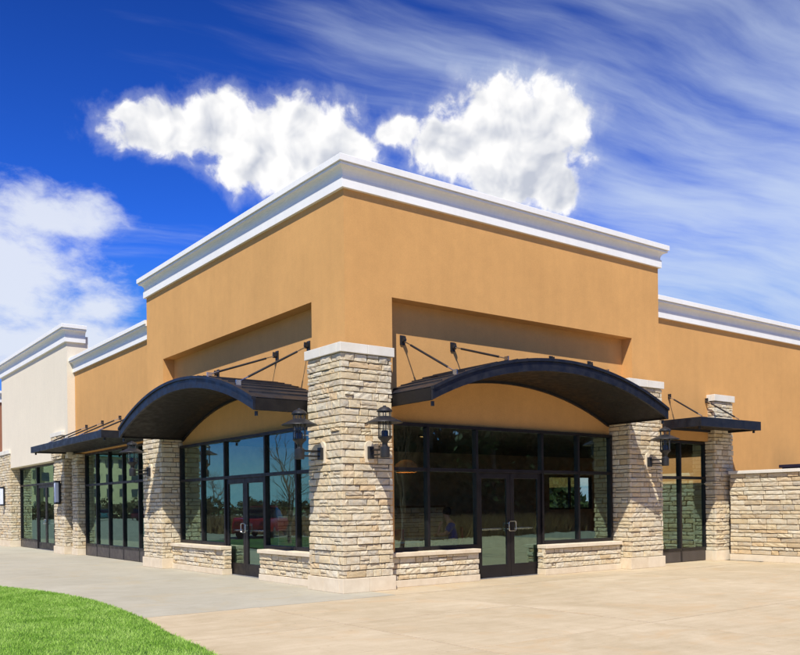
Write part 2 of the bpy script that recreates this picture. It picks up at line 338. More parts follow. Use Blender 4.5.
def blades(name, npts, xr, yr, h, w, mat, inside):
    x = rng.uniform(*xr, npts); y = rng.uniform(*yr, npts); ok = inside(x, y); x = x[ok]; y = y[ok]; k = len(x)
    a = rng.uniform(0, 2*np.pi, k); hh = h*rng.uniform(.55, 1.2, k); lx = rng.normal(0, .35, k)*hh; ly = rng.normal(0, .35, k)*hh
    v = np.zeros((k, 4, 3)); dx = np.cos(a)*w/2; dy = np.sin(a)*w/2
    v[:, 0] = np.stack([x-dx, y-dy, np.full(k, .008)], 1); v[:, 1] = np.stack([x+dx, y+dy, np.full(k, .008)], 1)
    v[:, 2] = np.stack([x+lx*.45+dx*.6, y+ly*.45+dy*.6, hh*.6], 1); v[:, 3] = np.stack([x+lx, y+ly, hh], 1)
    idx = np.arange(k)*4; f = np.concatenate([np.stack([idx, idx+1, idx+2], 1), np.stack([idx, idx+2, idx+3], 1)])
    me = bpy.data.meshes.new(name); me.from_pydata(v.reshape(-1, 3).tolist(), [], f.tolist()); me.materials.append(MATS[mat])
    return stuff(link(bpy.data.objects.new(name, me)))
inl = lambda x, y: (x < np.interp(y, ey, ex) + .015*np.sin(y*23) + .01*np.sin(y*61)) & (y > -7)
gb = blades('grass', 420000, (-9.6, -3.55), (-5.2, 8.5), .045, .0085, 'grass_blade', inl)
tag(gb, 'short bright green mown grass beside the grey sidewalk', 'grass')

# ------------------------------------------------------------------ stone cladding
def stone_mesh(aspect, seed):
    r = random.Random(seed); nx, nz = (5 if aspect > 2 else 4), 3; bx, bz = .040/aspect*1.6, .055
    V = []; F = []
    for j in range(nz):
        for i in range(nx):
            u = i/(nx-1); w = j/(nz-1); e = i in (0, nx-1) or j in (0, nz-1)
            x = -.5+bx+u*(1-2*bx) + (r.uniform(-.5, .5)*bx if e else r.uniform(-.6, .6)*bx); z = -.5+bz+w*(1-2*bz) + r.uniform(-.6, .6)*bz
            V.append((x, r.uniform(-.10, .05) if not e else r.uniform(-.06, .10), z))
    ring = [i for i in range(nx)] + [nx-1+nx*j for j in range(1, nz)] + [nx*(nz-1)+i for i in range(nx-2, -1, -1)] + [nx*j for j in range(nz-2, 0, -1)]
    k = len(V)
    for q in ring:
        x, y, z = V[q]; i = q % nx; j = q//nx
        X = -.5 if i == 0 else (.5 if i == nx-1 else x); Z = -.5 if j == 0 else (.5 if j == nz-1 else z)
        V.append((X + r.uniform(-.3, .1)*bx*(1 if X > 0 else -1)*(abs(X) == .5), .30+r.uniform(-.05, .08), Z + r.uniform(-.5, .1)*bz*(1 if Z > 0 else -1)*(abs(Z) == .5)))
    k2 = len(V)
    for t in range(len(ring)): V.append((V[k+t][0], 1., V[k+t][2]))
    for j in range(nz-1):
        for i in range(nx-1): F.append((j*nx+i, j*nx+i+1, (j+1)*nx+i+1, (j+1)*nx+i))
    m_ = len(ring)
    for t in range(m_):
        t2 = (t+1) % m_; F.append((ring[t2], ring[t], k+t, k+t2)); F.append((k+t2, k+t, k2+t, k2+t2))
    return V, F
SV = {a: [stone_mesh(a, 100*i+int(a*10)) for i in range(9)] for a in (1.3, 2.2, 3.6)}
SM = {}
for a, L in SV.items():
    for i, (V, F) in enumerate(L):
        me = bpy.data.meshes.new('stone'); me.from_pydata(V, [], F); me.materials.append(MATS['stone']); SM[(a, i)] = me
DEPTH = .075
class Stones:
    """collects stones; either links each one as an object or joins them"""
    def __init__(s, parent, single): s.p = parent; s.single = single; s.V = []; s.F = []; s.count = 0
    def put(s, c, udir, odir, w, h, single=None):
        # c: centre of the front face; udir along the wall, odir outward
        a = min(SV, key=lambda q: abs(q - w/h)); i = random.randrange(9)
        u = Vector(udir); o = Vector(odir); rollz = random.uniform(-.012, .012)*min(1, .3/w); flip = random.choice((-1, 1))
        M = Matrix(((u.x*w*flip, -o.x*DEPTH, 0, c[0]), (u.y*w*flip, -o.y*DEPTH, 0, c[1]), (0, 0, h, c[2]), (0, 0, 0, 1)))
        c = Vector(c) + o*random.choice((-.012, -.006, 0, .004, .008, .014))
        M.translation = c
        single = s.single if single is None else single
        if single:
            ob = bpy.data.objects.new('stone', SM[(a, i)]); COL.objects.link(ob); ob.parent = s.p
            loc = s.p.matrix_basis.inverted() @ M if s.p else M
            ob.matrix_basis = loc; s.count += 1
        else:
            V, F = SV[a][i]; k = len(s.V); s.V += [tuple(M @ Vector(v)) for v in V]; s.F += [tuple(x+k for x in q) for q in F]
    def finish(s, name='stone_cladding'):
        if s.V:
            me = bpy.data.meshes.new(name); me.from_pydata(s.V, [], s.F); me.materials.append(MATS['stone']); stuff(link(bpy.data.objects.new(name, me), s.p))
def courses(z0, z1, lo=.080, hi=.150):
    out = []; z = z0
    while z1 - z > hi*1.6: h = random.uniform(lo, hi); out.append((z, z+h)); z += h
    k = max(1, round((z1-z)/.125)); h = (z1-z)/k
    for i in range(k): out.append((z+i*h, z+(i+1)*h))
    return out
J = .013
def fill(st, p0, u, o, L, z0, z1, start=0., single=None, lo=.13, hi=.44):
    x = start
    while L - x > .04:
        w = random.uniform(lo, hi)
        if L - x - w < .13: w = L - x
        if w > .62: w *= .5
        if z1-z0 > .115 and random.random() < .20 and w < .42:
            m_ = random.uniform(.42, .58)*(z1-z0)
            for a, b in ((z0, z0+m_), (z0+m_, z1)): st.put((p0[0]+u[0]*(x+w/2), p0[1]+u[1]*(x+w/2), (a+b)/2), u, o, w-J, b-a-J*.8, single)
        else:
            st.put((p0[0]+u[0]*(x+w/2), p0[1]+u[1]*(x+w/2), (z0+z1)/2), u, o, w-J, z1-z0-J, single)
        x += w
def clad_box(st, x0, x1, y0, y1, z0, z1, faces, single=None):
    """clad chosen faces of an upright box: '-x','-y','+x','+y'; stones butt alternately round corners"""
    for k, (a, b) in enumerate(courses(z0, z1)):
        alt = k % 2
        for fc in faces:
            sg = single[fc] if isinstance(single, dict) else single
            if fc == '-y':
                s0 = 0 if ('-x' not in faces or alt) else DEPTH; e0 = 0 if ('+x' not in faces or alt) else DEPTH
                fill(st, (x0, y0), (1, 0, 0), (0, -1, 0), x1-x0-e0, a, b, s0, sg)
            if fc == '-x':
                s0 = 0 if ('-y' not in faces or not alt) else DEPTH; e0 = 0 if ('+y' not in faces or not alt) else DEPTH
                fill(st, (x0, y0), (0, 1, 0), (-1, 0, 0), y1-y0-e0, a, b, s0, sg)
            if fc == '+x':
                s0 = 0 if ('-y' not in faces or not alt) else DEPTH
                fill(st, (x1, y0), (0, 1, 0), (1, 0, 0), y1-y0, a, b, s0, sg)
            if fc == '+y':
                s0 = 0 if ('-x' not in faces or alt) else DEPTH
                fill(st, (x0, y1), (1, 0, 0), (0, 1, 0), x1-x0, a, b, s0, sg)
def blocks_round(parent, name, mat, x0, x1, y0, y1, z0, z1, nx, ny, bevel=.008):
    """a smooth course of large blocks round a box: nx blocks on the -y side, ny on the -x side"""
    t = .12
    for i in range(nx):
        a, b = x0+(x1-x0)*i/nx, x0+(x1-x0)*(i+1)/nx; MB().box(a+.002, b-.002, y0, y0+t, z0, z1).build(name, mat, parent, bevel=bevel)
    for i in range(ny):
        a, b = y0+t+(y1-y0-t)*i/ny, y0+t+(y1-y0-t)*(i+1)/ny; MB().box(x0, x0+t, a+.002, b-.002, z0, z1).build(name, mat, parent, bevel=bevel)
    MB().box(x1-t, x1, y0+t+.002, y1, z0+.002, z1-.002).build(name, mat, parent, bevel=bevel)
    MB().box(x0+t+.002, x1-t-.002, y1-t, y1, z0+.002, z1-.002).build(name, mat, parent, bevel=bevel)
def pillar(root, x0, x1, y0, y1, zc, faces, single, nx=2, ny=2, cap=True, plinth=.255):
    i = .028
    core = MB().box(x0+i+.035, x1-i-.035, y0+i+.035, y1-i-.035, 0.01, zc-.02).build('pillar', 'mortar', root)
    st = Stones(core, single if isinstance(single, bool) else True)
    clad_box(st, x0+i, x1-i, y0+i, y1-i, plinth+.004, zc-(.17 if cap else 0), faces, single); st.finish()
    blocks_round(core, 'plinth_block', 'smooth_stone', x0, x1, y0, y1, 0.001, plinth, nx, ny)
    if cap: blocks_round(core, 'cap_block', 'cap_stone', x0-.012, x1+.012, y0-.012, y1+.012, zc-.165, zc, nx, ny)
    return core

# ------------------------------------------------------------------ the corner building
HC = 4.35; H = 7.673; S_ = .316; X1, Y1 = 9.37, 9.92
bld = thing('corner_building', 'tan stucco corner shop building with stone pillars, white cornices and tall parapet', 'building')
w = MB()
w.box(S_, X1, S_, .92, 5.36, 7.30); w.box(S_, .92, .92, Y1, 5.36, 7.30)                    # beams over the niches
w.box(S_, 1.36, S_, 1.45, .3, 5.36); w.box(8.35, X1, S_, .92, .3, 5.36); w.box(S_, .92, 8.80, Y1, .3, 5.36)   # piers
w.box(1.36, 8.35, .61, .92, 3.10, 5.36); w.box(.61, .92, 1.45, 8.80, 3.10, 5.36)           # niche backs
w.box(X1-.25, X1, .92, Y1, 3.41, 7.30); w.box(.92, X1-.25, Y1-.25, Y1, 3.41, 7.30)
wall = w.build('wall', 'tan_stucco', bld)
MB().box(.95, X1-.27, .95, Y1-.27, 6.5, 6.7).build('roof', 'inner_ceiling', bld)
def sweep(path, prof):
    """profile (o, z) swept along a plan path; outward = to the right of travel"""
    pts = [Vector((x, y)) for x, y in path]; k = len(prof); vs = []; fs = []
    for i, p in enumerate(pts):
        ns = []
        for a, b in ((i-1, i), (i, i+1)):
            if 0 <= a and b < len(pts): d = (pts[b]-pts[a]).normalized(); ns.append(Vector((d.y, -d.x)))
        m_ = ns[0] if len(ns) == 1 else (ns[0]+ns[1]) / (1 + ns[0].dot(ns[1]))
        for o, z in prof: vs.append((p.x+m_.x*o, p.y+m_.y*o, z))
    for i in range(len(pts)-1):
        for j in range(k): fs.append((i*k+j, i*k+(j+1) % k, (i+1)*k+(j+1) % k, (i+1)*k+j))
    fs += [tuple(range(k)), tuple(range((len(pts)-1)*k, len(pts)*k))]
    b = MB(); b.add(vs, fs); return b
def cornice_prof(top, h=.52, s=1.):
    q = lambda o, t: (o*s, top - h + t*h)
    cove = [q(.042 + .118*(1-math.cos(t*math.pi/2)), .42 + .26*math.sin(t*math.pi/2)) for t in (0, .2, .4, .6, .8, 1)]
    return [(-.05, top-h), q(.066, 0), q(.066, .34), q(.045, .37)] + cove + [q(.166, .68), q(.166, .745), q(.148, .75), q(.148, .775), q(.198, .78), q(.198, .985), q(.19, 1.0), (-.05, top)]
sweep([(1.6, Y1), (S_, Y1), (S_, S_), (X1, S_), (X1, 1.8)], cornice_prof(H)).build('cornice', 'white_trim', bld)
# lower wings of the same building
w = MB(); w.add([(X1+.002,.5,3.08),(12.5,.5,3.08),(12.5,.5,.01),(22,.5,.01),(22,.5,6.2),(X1+.002,.5,6.2),(X1+.002,.9,3.08),(12.5,.9,3.08),(12.5,.9,.01),(22,.9,.01),(22,.9,6.2),(X1+.002,.9,6.2)],[(0,1,2,3,4,5),(6,7,8,9,10,11)]+[(i,(i+1)%6,6+(i+1)%6,6+i) for i in range(6)]); w.box(21.6, 22, .9, 9.9, .01, 6.2); w.build('wall', 'tan_stucco', bld)
sweep([(X1+.003, .50), (22, .50), (22, 2)], cornice_prof(6.52, .50)).build('cornice', 'white_trim', bld)
w = MB(); w.box(.45, .9, Y1+.002, 16.94, 3.36, 6.3); w.build('wall', 'tan_stucco', bld)
sweep([(.9, 16.93), (.45, 16.93), (.45, Y1+.003)], cornice_prof(6.57, .47)).build('cornice', 'white_trim', bld)
# pillars
pc = pillar(bld, 0, 1.15, 0, 1.18, HC, ['-x', '-y', '+x'], {'-x': True, '-y': True, '+x': False}, 2, 2)
pillar(bld, 7.82, 9.10, 0, .75, HC, ['-y', '-x', '+x'], False, 2, 1)
pillar(bld, 0, .75, 8.25, 9.58, HC, ['-x', '-y'], False, 1, 2)
pillar(bld, 11.62, 12.52, .28, .7, 4.27, ['-y', '-x'], False, 1, 1)
pillar(bld, .28, .8, 16.3, 16.93, 3.34, ['-x', '-y'], False, 1, 1, cap=False, plinth=.22)
# interior shell
MB().box(.66, 20, .66, 9.6, -.03, .004).build('interior_floor', 'inner_floor', bld)
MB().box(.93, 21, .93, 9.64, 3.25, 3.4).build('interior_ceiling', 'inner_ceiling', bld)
MB().box(.66, 15.3, 9.4, 9.6, .005, 3.24).box(15.3, 17.7, 9.4, 9.6, .005, 1.3).box(15.3, 17.7, 9.4, 9.6, 2.55, 3.24).box(17.7, 21, 9.4, 9.6, .005, 3.24).build('interior_wall', 'inner_wall', bld)
bw = MB().box(15.3, 17.7, 9.45, 9.55, 2.49, 2.55).box(15.3, 17.7, 9.45, 9.55, 1.3, 1.36).box(15.3, 15.36, 9.45, 9.55, 1.36, 2.49).box(17.64, 17.7, 9.45, 9.55, 1.36, 2.49).build('back_window', 'bronze_frame', bld)
MB().box(16.47, 16.53, 9.45, 9.55, 1.36, 2.49).build('mullion', 'bronze_frame', bw); MB().box(15.36, 16.47, 9.498, 9.504, 1.36, 2.49).build('pane', 'window_glass', bw); MB().box(16.53, 17.64, 9.498, 9.504, 1.36, 2.49).build('pane', 'window_glass', bw)
MB().box(.70, 6.5, 17.3, 17.5, .005, 3.3).build('interior_wall', 'inner_wall', bld)
MB().box(6.5, 6.7, 9.95, 17.3, .005, 3.3).build('interior_wall', 'inner_wall', bld)
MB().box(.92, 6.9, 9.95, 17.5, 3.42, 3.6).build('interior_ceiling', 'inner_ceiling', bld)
MB().box(.70, 6.5, 9.66, 17.28, -.03, .004).build('interior_floor', 'inner_floor', bld)

def ring_handle(T, parent, u, o, z, sz=.20, name='handle'):
    h = sz/2; c = .035; pts = []
    for cx, cz, a0 in ((h-c, h-c, 0), (-(h-c), h-c, 90), (-(h-c), -(h-c), 180), (h-c, -(h-c), 270)):
        for k in range(5): a = R(a0 + 22.5*k); pts.append((cx+c*math.cos(a), cz+c*math.sin(a)))
    b = MB(T); m_ = 6; vs = []; fs = []; k = len(pts); r = .011
    for x, zz in pts:
        d = Vector((x, zz)).normalized()
        for j in range(m_): t = 2*math.pi*j/m_; vs.append((u+x+d.x*r*math.cos(t), o+r*math.sin(t), z+zz+d.y*r*math.cos(t)))
    for i in range(k):
        for j in range(m_): fs.append((i*m_+j, i*m_+(j+1) % m_, ((i+1) % k)*m_+(j+1) % m_, ((i+1) % k)*m_+j))
    b.add(vs, fs)
    for zz in (-h*.6, h*.6): b.box(u-h-.006, u-h+.006, o-.075, o-.008, z+zz-.006, z+zz+.006)
    b.build(name, 'steel', parent, smooth=True)
def door_leaf(T, root, u0, u1, z1, og, hinge, handle=True, glassz=.27):
    f_ = .105; b = MB(T); o0, o1 = og-.025, og+.025
    b.box(u0, u0+f_, o0, o1, .012, z1); b.box(u1-f_, u1, o0, o1, .012, z1); b.box(u0+f_, u1-f_, o0, o1, .012, glassz); b.box(u0+f_, u1-f_, o0, o1, z1-.115, z1)
    d = b.build('door', 'bronze_frame', root, bevel=.004)
    MB(T).box(u0+f_-.004, u1-f_+.004, og-.004, og+.004, glassz-.004, z1-.111).build('pane', 'window_glass', d)
    MB(T).box(u0+f_*.6, u1-f_*.6, og-.085, og-.055, .98, 1.02).build('push_bar', 'steel', d, bevel=.005)
    return d
def storefront(T, root, bays, z_head, z_tr, og, door=None, sills=None, fw=.06, fd=.062, kick=None):
    """bays: upright centre lines; door: index of bay with double doors; sills: list of sill z per bay"""
    fr = MB(T); u0, u1 = bays[0], bays[-1]
    fr.box(u0-fw/2, u1+fw/2, og-fd, og+fd, z_head-fw*1.1, z_head)
    for u in (u0, u1): fr.box(u-fw/2, u+fw/2, og-fd, og+fd, .012, z_head-fw*1.1)
    frame = fr.build('window_frame', 'bronze_frame', root, bevel=.004)
    zt = z_head-fw*1.1
    for i, u in enumerate(bays[1:-1], 1):
        MB(T).box(u-fw/2, u+fw/2, og-fd, og+fd, .012, zt-.001).build('mullion', 'bronze_frame', frame, bevel=.004)
    for i in range(len(bays)-1):
        a, b = bays[i]+fw/2, bays[i+1]-fw/2; s = sills[i] if sills else .02
        MB(T).box(a+.001, b-.001, og-fd*.96, og+fd*.96, z_tr-.035, z_tr+.035).build('transom', 'bronze_frame', frame, bevel=.004)
        MB(T).box(a-.01, b+.01, og-.004, og+.004, z_tr+.03, zt+.01).build('pane', 'window_glass', frame)
        if door == i:
            m_ = (a+b)/2
            for x0, x1 in ((a+.003, m_-.004), (m_+.004, b-.003)):
                d = door_leaf(T, root, x0, x1, z_tr-.038, og, 0)
                if x0 > m_: ring_handle(T, d, m_, og+.085, 1.06)
            MB(T).box(a, b, og-.10, og+.10, .002, .010).build('threshold', 'galvanised', frame)
        else:
            if kick:
                MB(T).box(a+.001, b-.001, og-fd*.9, og+fd*.9, .012, kick).build('kick_panel', 'kick_panel', frame, bevel=.006); s = kick-.02
            MB(T).box(a+.001, b-.001, og-fd*.97, og+fd*1.1, s+.005, s+.075).build('bottom_rail', 'bronze_frame', frame, bevel=.004)
            MB(T).box(a-.01, b+.01, og-.004, og+.004, s+.07, z_tr-.03).build('pane', 'window_glass', frame)
    return frame
OG = -.555; SILL = .64
storefront(TR, bld, [1.40, 2.33, 3.60, 5.50, 6.66, 7.78], 3.09, 2.20, OG, 2, [SILL]*5)
storefront(TL, bld, [1.30, 2.42, 3.72, 5.66, 6.92, 8.20], 3.09, 2.20, OG, 2, [SILL]*5)
def low_wall(T, u0, u1, single, nb=2, o0=-.257, o1=-.50):
    core = MB(T).box(u0+.03, u1-.03, o1, o0-.065, .01, SILL-.08).build('low_wall', 'mortar', bld)
    st = Stones(core, single); A = Vector(T(u0, o0-.022, 0)); B = Vector(T(u1, o0-.022, 0)); ud = (B-A).normalized(); od = Vector(T(0, 1, 0))
    for a, b in courses(.135, SILL-.082, .075, .125): fill(st, A, ud, od, (B-A).length, a, b, 0., None, .12, .42)
    # ends of the wall towards the door
    for end, s in ((u0, -1), (u1, 1)):
        E = Vector(T(end, o0-.05, 0)); ue = Vector(T(0, -1, 0)); oe = Vector(T(s, 0, 0))
        for a, b in courses(.135, SILL-.082, .08, .13): fill(st, E, ue, oe, .19, a, b, 0., False)
    st.finish()
    for i in range(nb):
        a, b = u0+(u1-u0)*i/nb, u0+(u1-u0)*(i+1)/nb
        MB(T).box(a+.002, b-.002, o1, o0, .001, .13).build('plinth_block', 'smooth_stone', core, bevel=.006)
        MB(T).box(a+.001, b-.001, o1+.002, o0+.035, SILL-.078, SILL).build('sill_block', 'smooth_stone', core, bevel=.010)
low_wall(TR, 1.16, 3.43, True); low_wall(TR, 5.30, 7.81, False); low_wall(TL, 1.19, 3.58, False); low_wall(TL, 5.32, 8.24, False)
# wing glazing
storefront(TR, bld, [9.42, 10.58, 11.66], 3.06, 2.13, -.64, None, None, kick=.30)
storefront(TL, bld, [10.0, 11.30, 12.62, 13.90, 15.1, 16.22], 3.34, 2.30, -.60, None, None, kick=.34)
MB(TL).box(Y1+.02, 16.28, -.9, -.56, 3.345, 3.358).build('lintel', 'tan_stucco', bld)

# free standing screen wall on the right
sw = thing('stone_wall', 'low cream stone screen wall with pale coping beside the glass side door', 'wall', (12.1, .2, 0))
core = MB().box(.07, .40, -2.9, 0, .01, 2.21).build('core', 'mortar', sw)
STW = Stones(core, True)
for a, b in courses(.165, 2.215):
    # stones in view stand singly, those further out along the wall are joined
    x = 0.
    while x < 2.89:
        wd = random.uniform(.18, .60); wd = min(wd, 2.9-x)
        if wd < .06: break
        STW.put((.028, -(x+wd/2), (a+b)/2), (0, -1, 0), (-1, 0, 0), wd-J, b-a-J, x < 2.6); x += wd
STW.finish()
for i in range(2):
    a, b = -2.9+2.9*i/2, -2.9+2.9*(i+1)/2
    MB().box(0, .45, a+.002, b-.002, .001, .16).build('plinth_block', 'smooth_stone', sw, bevel=.006)
    MB().box(-.03, .46, a+.002, b-.002, 2.217, 2.30).build('coping_block', 'cap_stone', sw, bevel=.010)
cab = tag(MB().box(14.80, 16.2, -.35, .25, .0, 2.43).box(14.74, 16.26, -.41, .31, 2.432, 2.52).build('utility_cabinet', 'navy_paint', bevel=.012), 'navy blue metal cabinet top showing just above the stone screen wall', 'cabinet')

# ------------------------------------------------------------------ neighbouring buildings on the left
cream = thing('cream_shop', 'cream stucco shop block with stepped white cornice and glass doors', 'building', (0, 0, 0))
CX = .20
MB().box(CX, .9, 16.95, 26.6, 3.24, 7.35).build('wall', 'cream_stucco', cream)
sweep([(.80, 26.6), (CX, 26.6), (CX, 16.95), (.80, 16.95)], cornice_prof(7.68, .56, 1.15)).build('cornice', 'white_trim', cream)
pillar(cream, .14, .8, 17.32, 18.6, 3.23, ['-x', '-y'], False, 1, 2, cap=False)
MB().box(.10, .195, 17.30, 18.62, 3.24, 3.9).build('pier', 'mortar', cream)
st = Stones(cream, False); clad_box(st, .09, .2, 17.29, 18.63, 3.235, 4.02, ['-x', '-y']); st.finish()
blocks_round(cream, 'cap_block', 'cap_stone', .07, .2, 17.27, 18.65, 4.025, 4.16, 1, 2)
pillar(cream, .14, .8, 25.1, 28.2, 4.0, ['-x', '-y'], False, 1, 2)
storefront(TL, cream, [18.9, 20.0, 22.4, 25.0], 3.23, 2.50, -.60, 1, None, kick=.30)
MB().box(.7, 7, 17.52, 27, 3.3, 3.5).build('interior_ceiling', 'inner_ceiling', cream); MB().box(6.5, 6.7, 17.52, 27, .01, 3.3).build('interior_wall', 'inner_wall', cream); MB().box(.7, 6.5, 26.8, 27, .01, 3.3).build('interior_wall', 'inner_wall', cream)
brown = thing('brown_shop', 'reddish brown stucco shop block beyond the cream shop', 'building')
MB().box(.35, 6, 28.3, 38, 3.2, 6.3).box(.5, 6, 28.3, 38, .01, 3.2).build('wall', 'brown_stucco', brown)
sweep([(.35, 38), (.35, 28.3), (3, 28.3)], cornice_prof(6.8, .5)).build('cornice', 'white_trim', brown)

# ------------------------------------------------------------------ arched canopies
def arc_z(u, u0, u1, ze, h):
    s = (u1-u0)/2; r = (s*s+h*h)/(2*h); c = (u0+u1)/2; return ze + h - r + math.sqrt(r*r-(u-c)**2)
def arched_canopy(T, u0, u1, label, ze):
    root = thing('arched_canopy', label, 'canopy', T((u0+u1)/2, 0, 3.2), 'arched metal canopies over the double doors')
    t0 = T((u0+u1)/2, 0, 3.2); TT = lambda u, o, z: tuple(a-b for a, b in zip(T(u, o, z), t0))
    h, P, Bk, n_ = .74, 1.05, -.60, 40
    us = [u0+(u1-u0)*i/n_ for i in range(n_+1)]
    def strip(o0, o1, d0, d1, name, mat, smooth=True, a=0, b=n_):
        q = us[a:b+1]; vs = []; fs = []
        for u in q:
            z = arc_z(u, u0, u1, ze, h); vs += [(u, o0, z+d0), (u, o1, z+d0), (u, o1, z+d1), (u, o0, z+d1)]
        for i in range(len(q)-1):
            for j in range(4): fs.append((i*4+j, i*4+(j+1) % 4, i*4+4+(j+1) % 4, i*4+4+j))
        fs += [(0, 1, 2, 3), tuple(len(vs)-4+j for j in range(4))]
        m_ = MB(TT); m_.add(vs, fs); return m_.build(name, mat, root, smooth=smooth)
    strip(P-.05, P, -.235, -.055, 'fascia', 'canopy_paint'); strip(P-.06, P+.03, -.052, .004, 'fascia_lip', 'canopy_paint')
    strip(Bk, Bk+.05, -.27, -.012, 'back_beam', 'canopy_paint'); strip(-.28+.02, P-.055, -.22, -.19, 'soffit', 'canopy_soffit'); strip(-.55, -.262, -.22, -.19, 'soffit', 'canopy_soffit')
    rf = strip(Bk, P-.065, -.010, .0, 'roof', 'roof_sheet')
    for e, d in ((u0, 1), (u1, -1)):
        b = MB(TT); b.box(min(e-.004*d, e+.045*d), max(e-.004*d, e+.045*d), Bk+.055, P-.055, ze-.235, ze-.02); b.build('side_beam', 'canopy_soffit', root, bevel=.004)
        MB(TT).tube([(e+.07*d, P-.10, ze-.33), (e+.07*d, P-.10, ze-.25)], .032, 10).build('drain_spout', 'black_iron', root)
    for i in range(1, 25):
        u = u0+(u1-u0)*i/25; z = arc_z(u, u0, u1, ze, h)
        MB(TT).box(u-.008, u+.008, Bk+.06, P-.07, z-.004, z+.020).build('seam', 'roof_sheet', rf)
    c = (u0+u1)/2
    for d in (-2.68, -1.42, 1.42, 2.68):
        u = c+d; A = Vector((u, -.60, 4.66)); zb = arc_z(u, u0, u1, ze, h); B = Vector((u, P-.12, zb+.05))
        D = (B-A); rd = MB(TT).tube([A+D*.17, A+D*.86], .021, 10).build('tie_rod', 'black_iron', root, smooth=True)
        [MB(TT).tube([A+D*p, A+D*q], .013, 8).build('rod_end', 'steel', rd) for p, q in ((.05, .19), (.84, .97))]
        MB(TT).box(u-.012, u+.012, -.63+.02, -.50, 4.60, 4.72).tube([(u-.03, -.54, 4.66), (u+.03, -.54, 4.66)], .035, 10).box(u-.055, u+.055, -.625, -.60+.012, 4.57, 4.75).build('wall_bracket', 'black_iron', root)
        MB(TT).box(u-.012, u+.012, P-.18, P-.08, zb-.005, zb+.09).build('lug', 'steel', root)
    return root
arched_canopy(TR, 1.19, 7.79, 'dark navy arched metal canopy on the facade facing the tan paved plaza', 3.55)
arched_canopy(TL, 1.22, 8.22, 'dark navy arched metal canopy on the facade above the grey sidewalk and lawn', 3.47)
def flat_canopy(T, u0, u1, o0, o1, z, h, rods, label, ow):
    t0 = T((u0+u1)/2, o0, z); TT = lambda u, o, zz: tuple(a-b for a, b in zip(T(u, o, zz), t0))
    root = thing('flat_canopy', label, 'canopy', t0, 'flat metal canopies over the side glazing')
    MB(TT).box(u0, u1, o1-.05, o1, z-h, z).build('fascia', 'canopy_paint', root, bevel=.004)
    for a in (u0, u1-.05): MB(TT).box(a+.001, a+.049, o0, o1-.052, z-h+.002, z-.002).build('side_beam', 'canopy_paint', root)
    MB(TT).box(u0+.052, u1-.052, o0+.01, o1-.052, z-.05, z-.02).build('roof', 'roof_sheet', root)
    MB(TT).box(u0+.052, u1-.052, o0+.01, o1-.052, z-h*.75, z-h*.75+.02).build('soffit', 'canopy_soffit', root)
    MB(TT).box(u0+.052, u1-.052, o0+.02, o0+.07, z-h, z-h*.76).build('back_beam', 'canopy_paint', root)
    for u in (u0+.12, u1-.12): MB(TT).tube([(u, o1-.13, z-h-.06), (u, o1-.13, z-h+.04)], .03, 10).build('drain_spout', 'black_iron', root)
    for u in rods:
        A = Vector((u, ow+.02, z+.60)); B = Vector((u, o1-.15, z+.04)); D = B-A
        r_ = MB(TT).tube([A+D*.16, A+D*.88], .020, 8).build('tie_rod', 'black_iron', root, smooth=True)
        [MB(TT).tube([A+D*p, A+D*q], .013, 8).build('rod_end', 'steel', r_) for p, q in ((0, .18), (.86, 1))]
        MB(TT).box(u-.012, u+.012, ow-.005, ow+.08, z+.54, z+.66).build('wall_bracket', 'black_iron', root)
flat_canopy(TR, 9.72, 12.30, -.49, .58, 3.52, .22, [9.98, 11.55], 'small flat navy metal canopy over the glass side door next to the stone screen wall', -.50)
flat_canopy(TL, 9.98, 17.2, -.44, .92, 3.58, .20, [10.7, 12.4, 14.0, 15.6], 'long flat navy metal canopy over the four tall panes next to the cream shop', -.45)

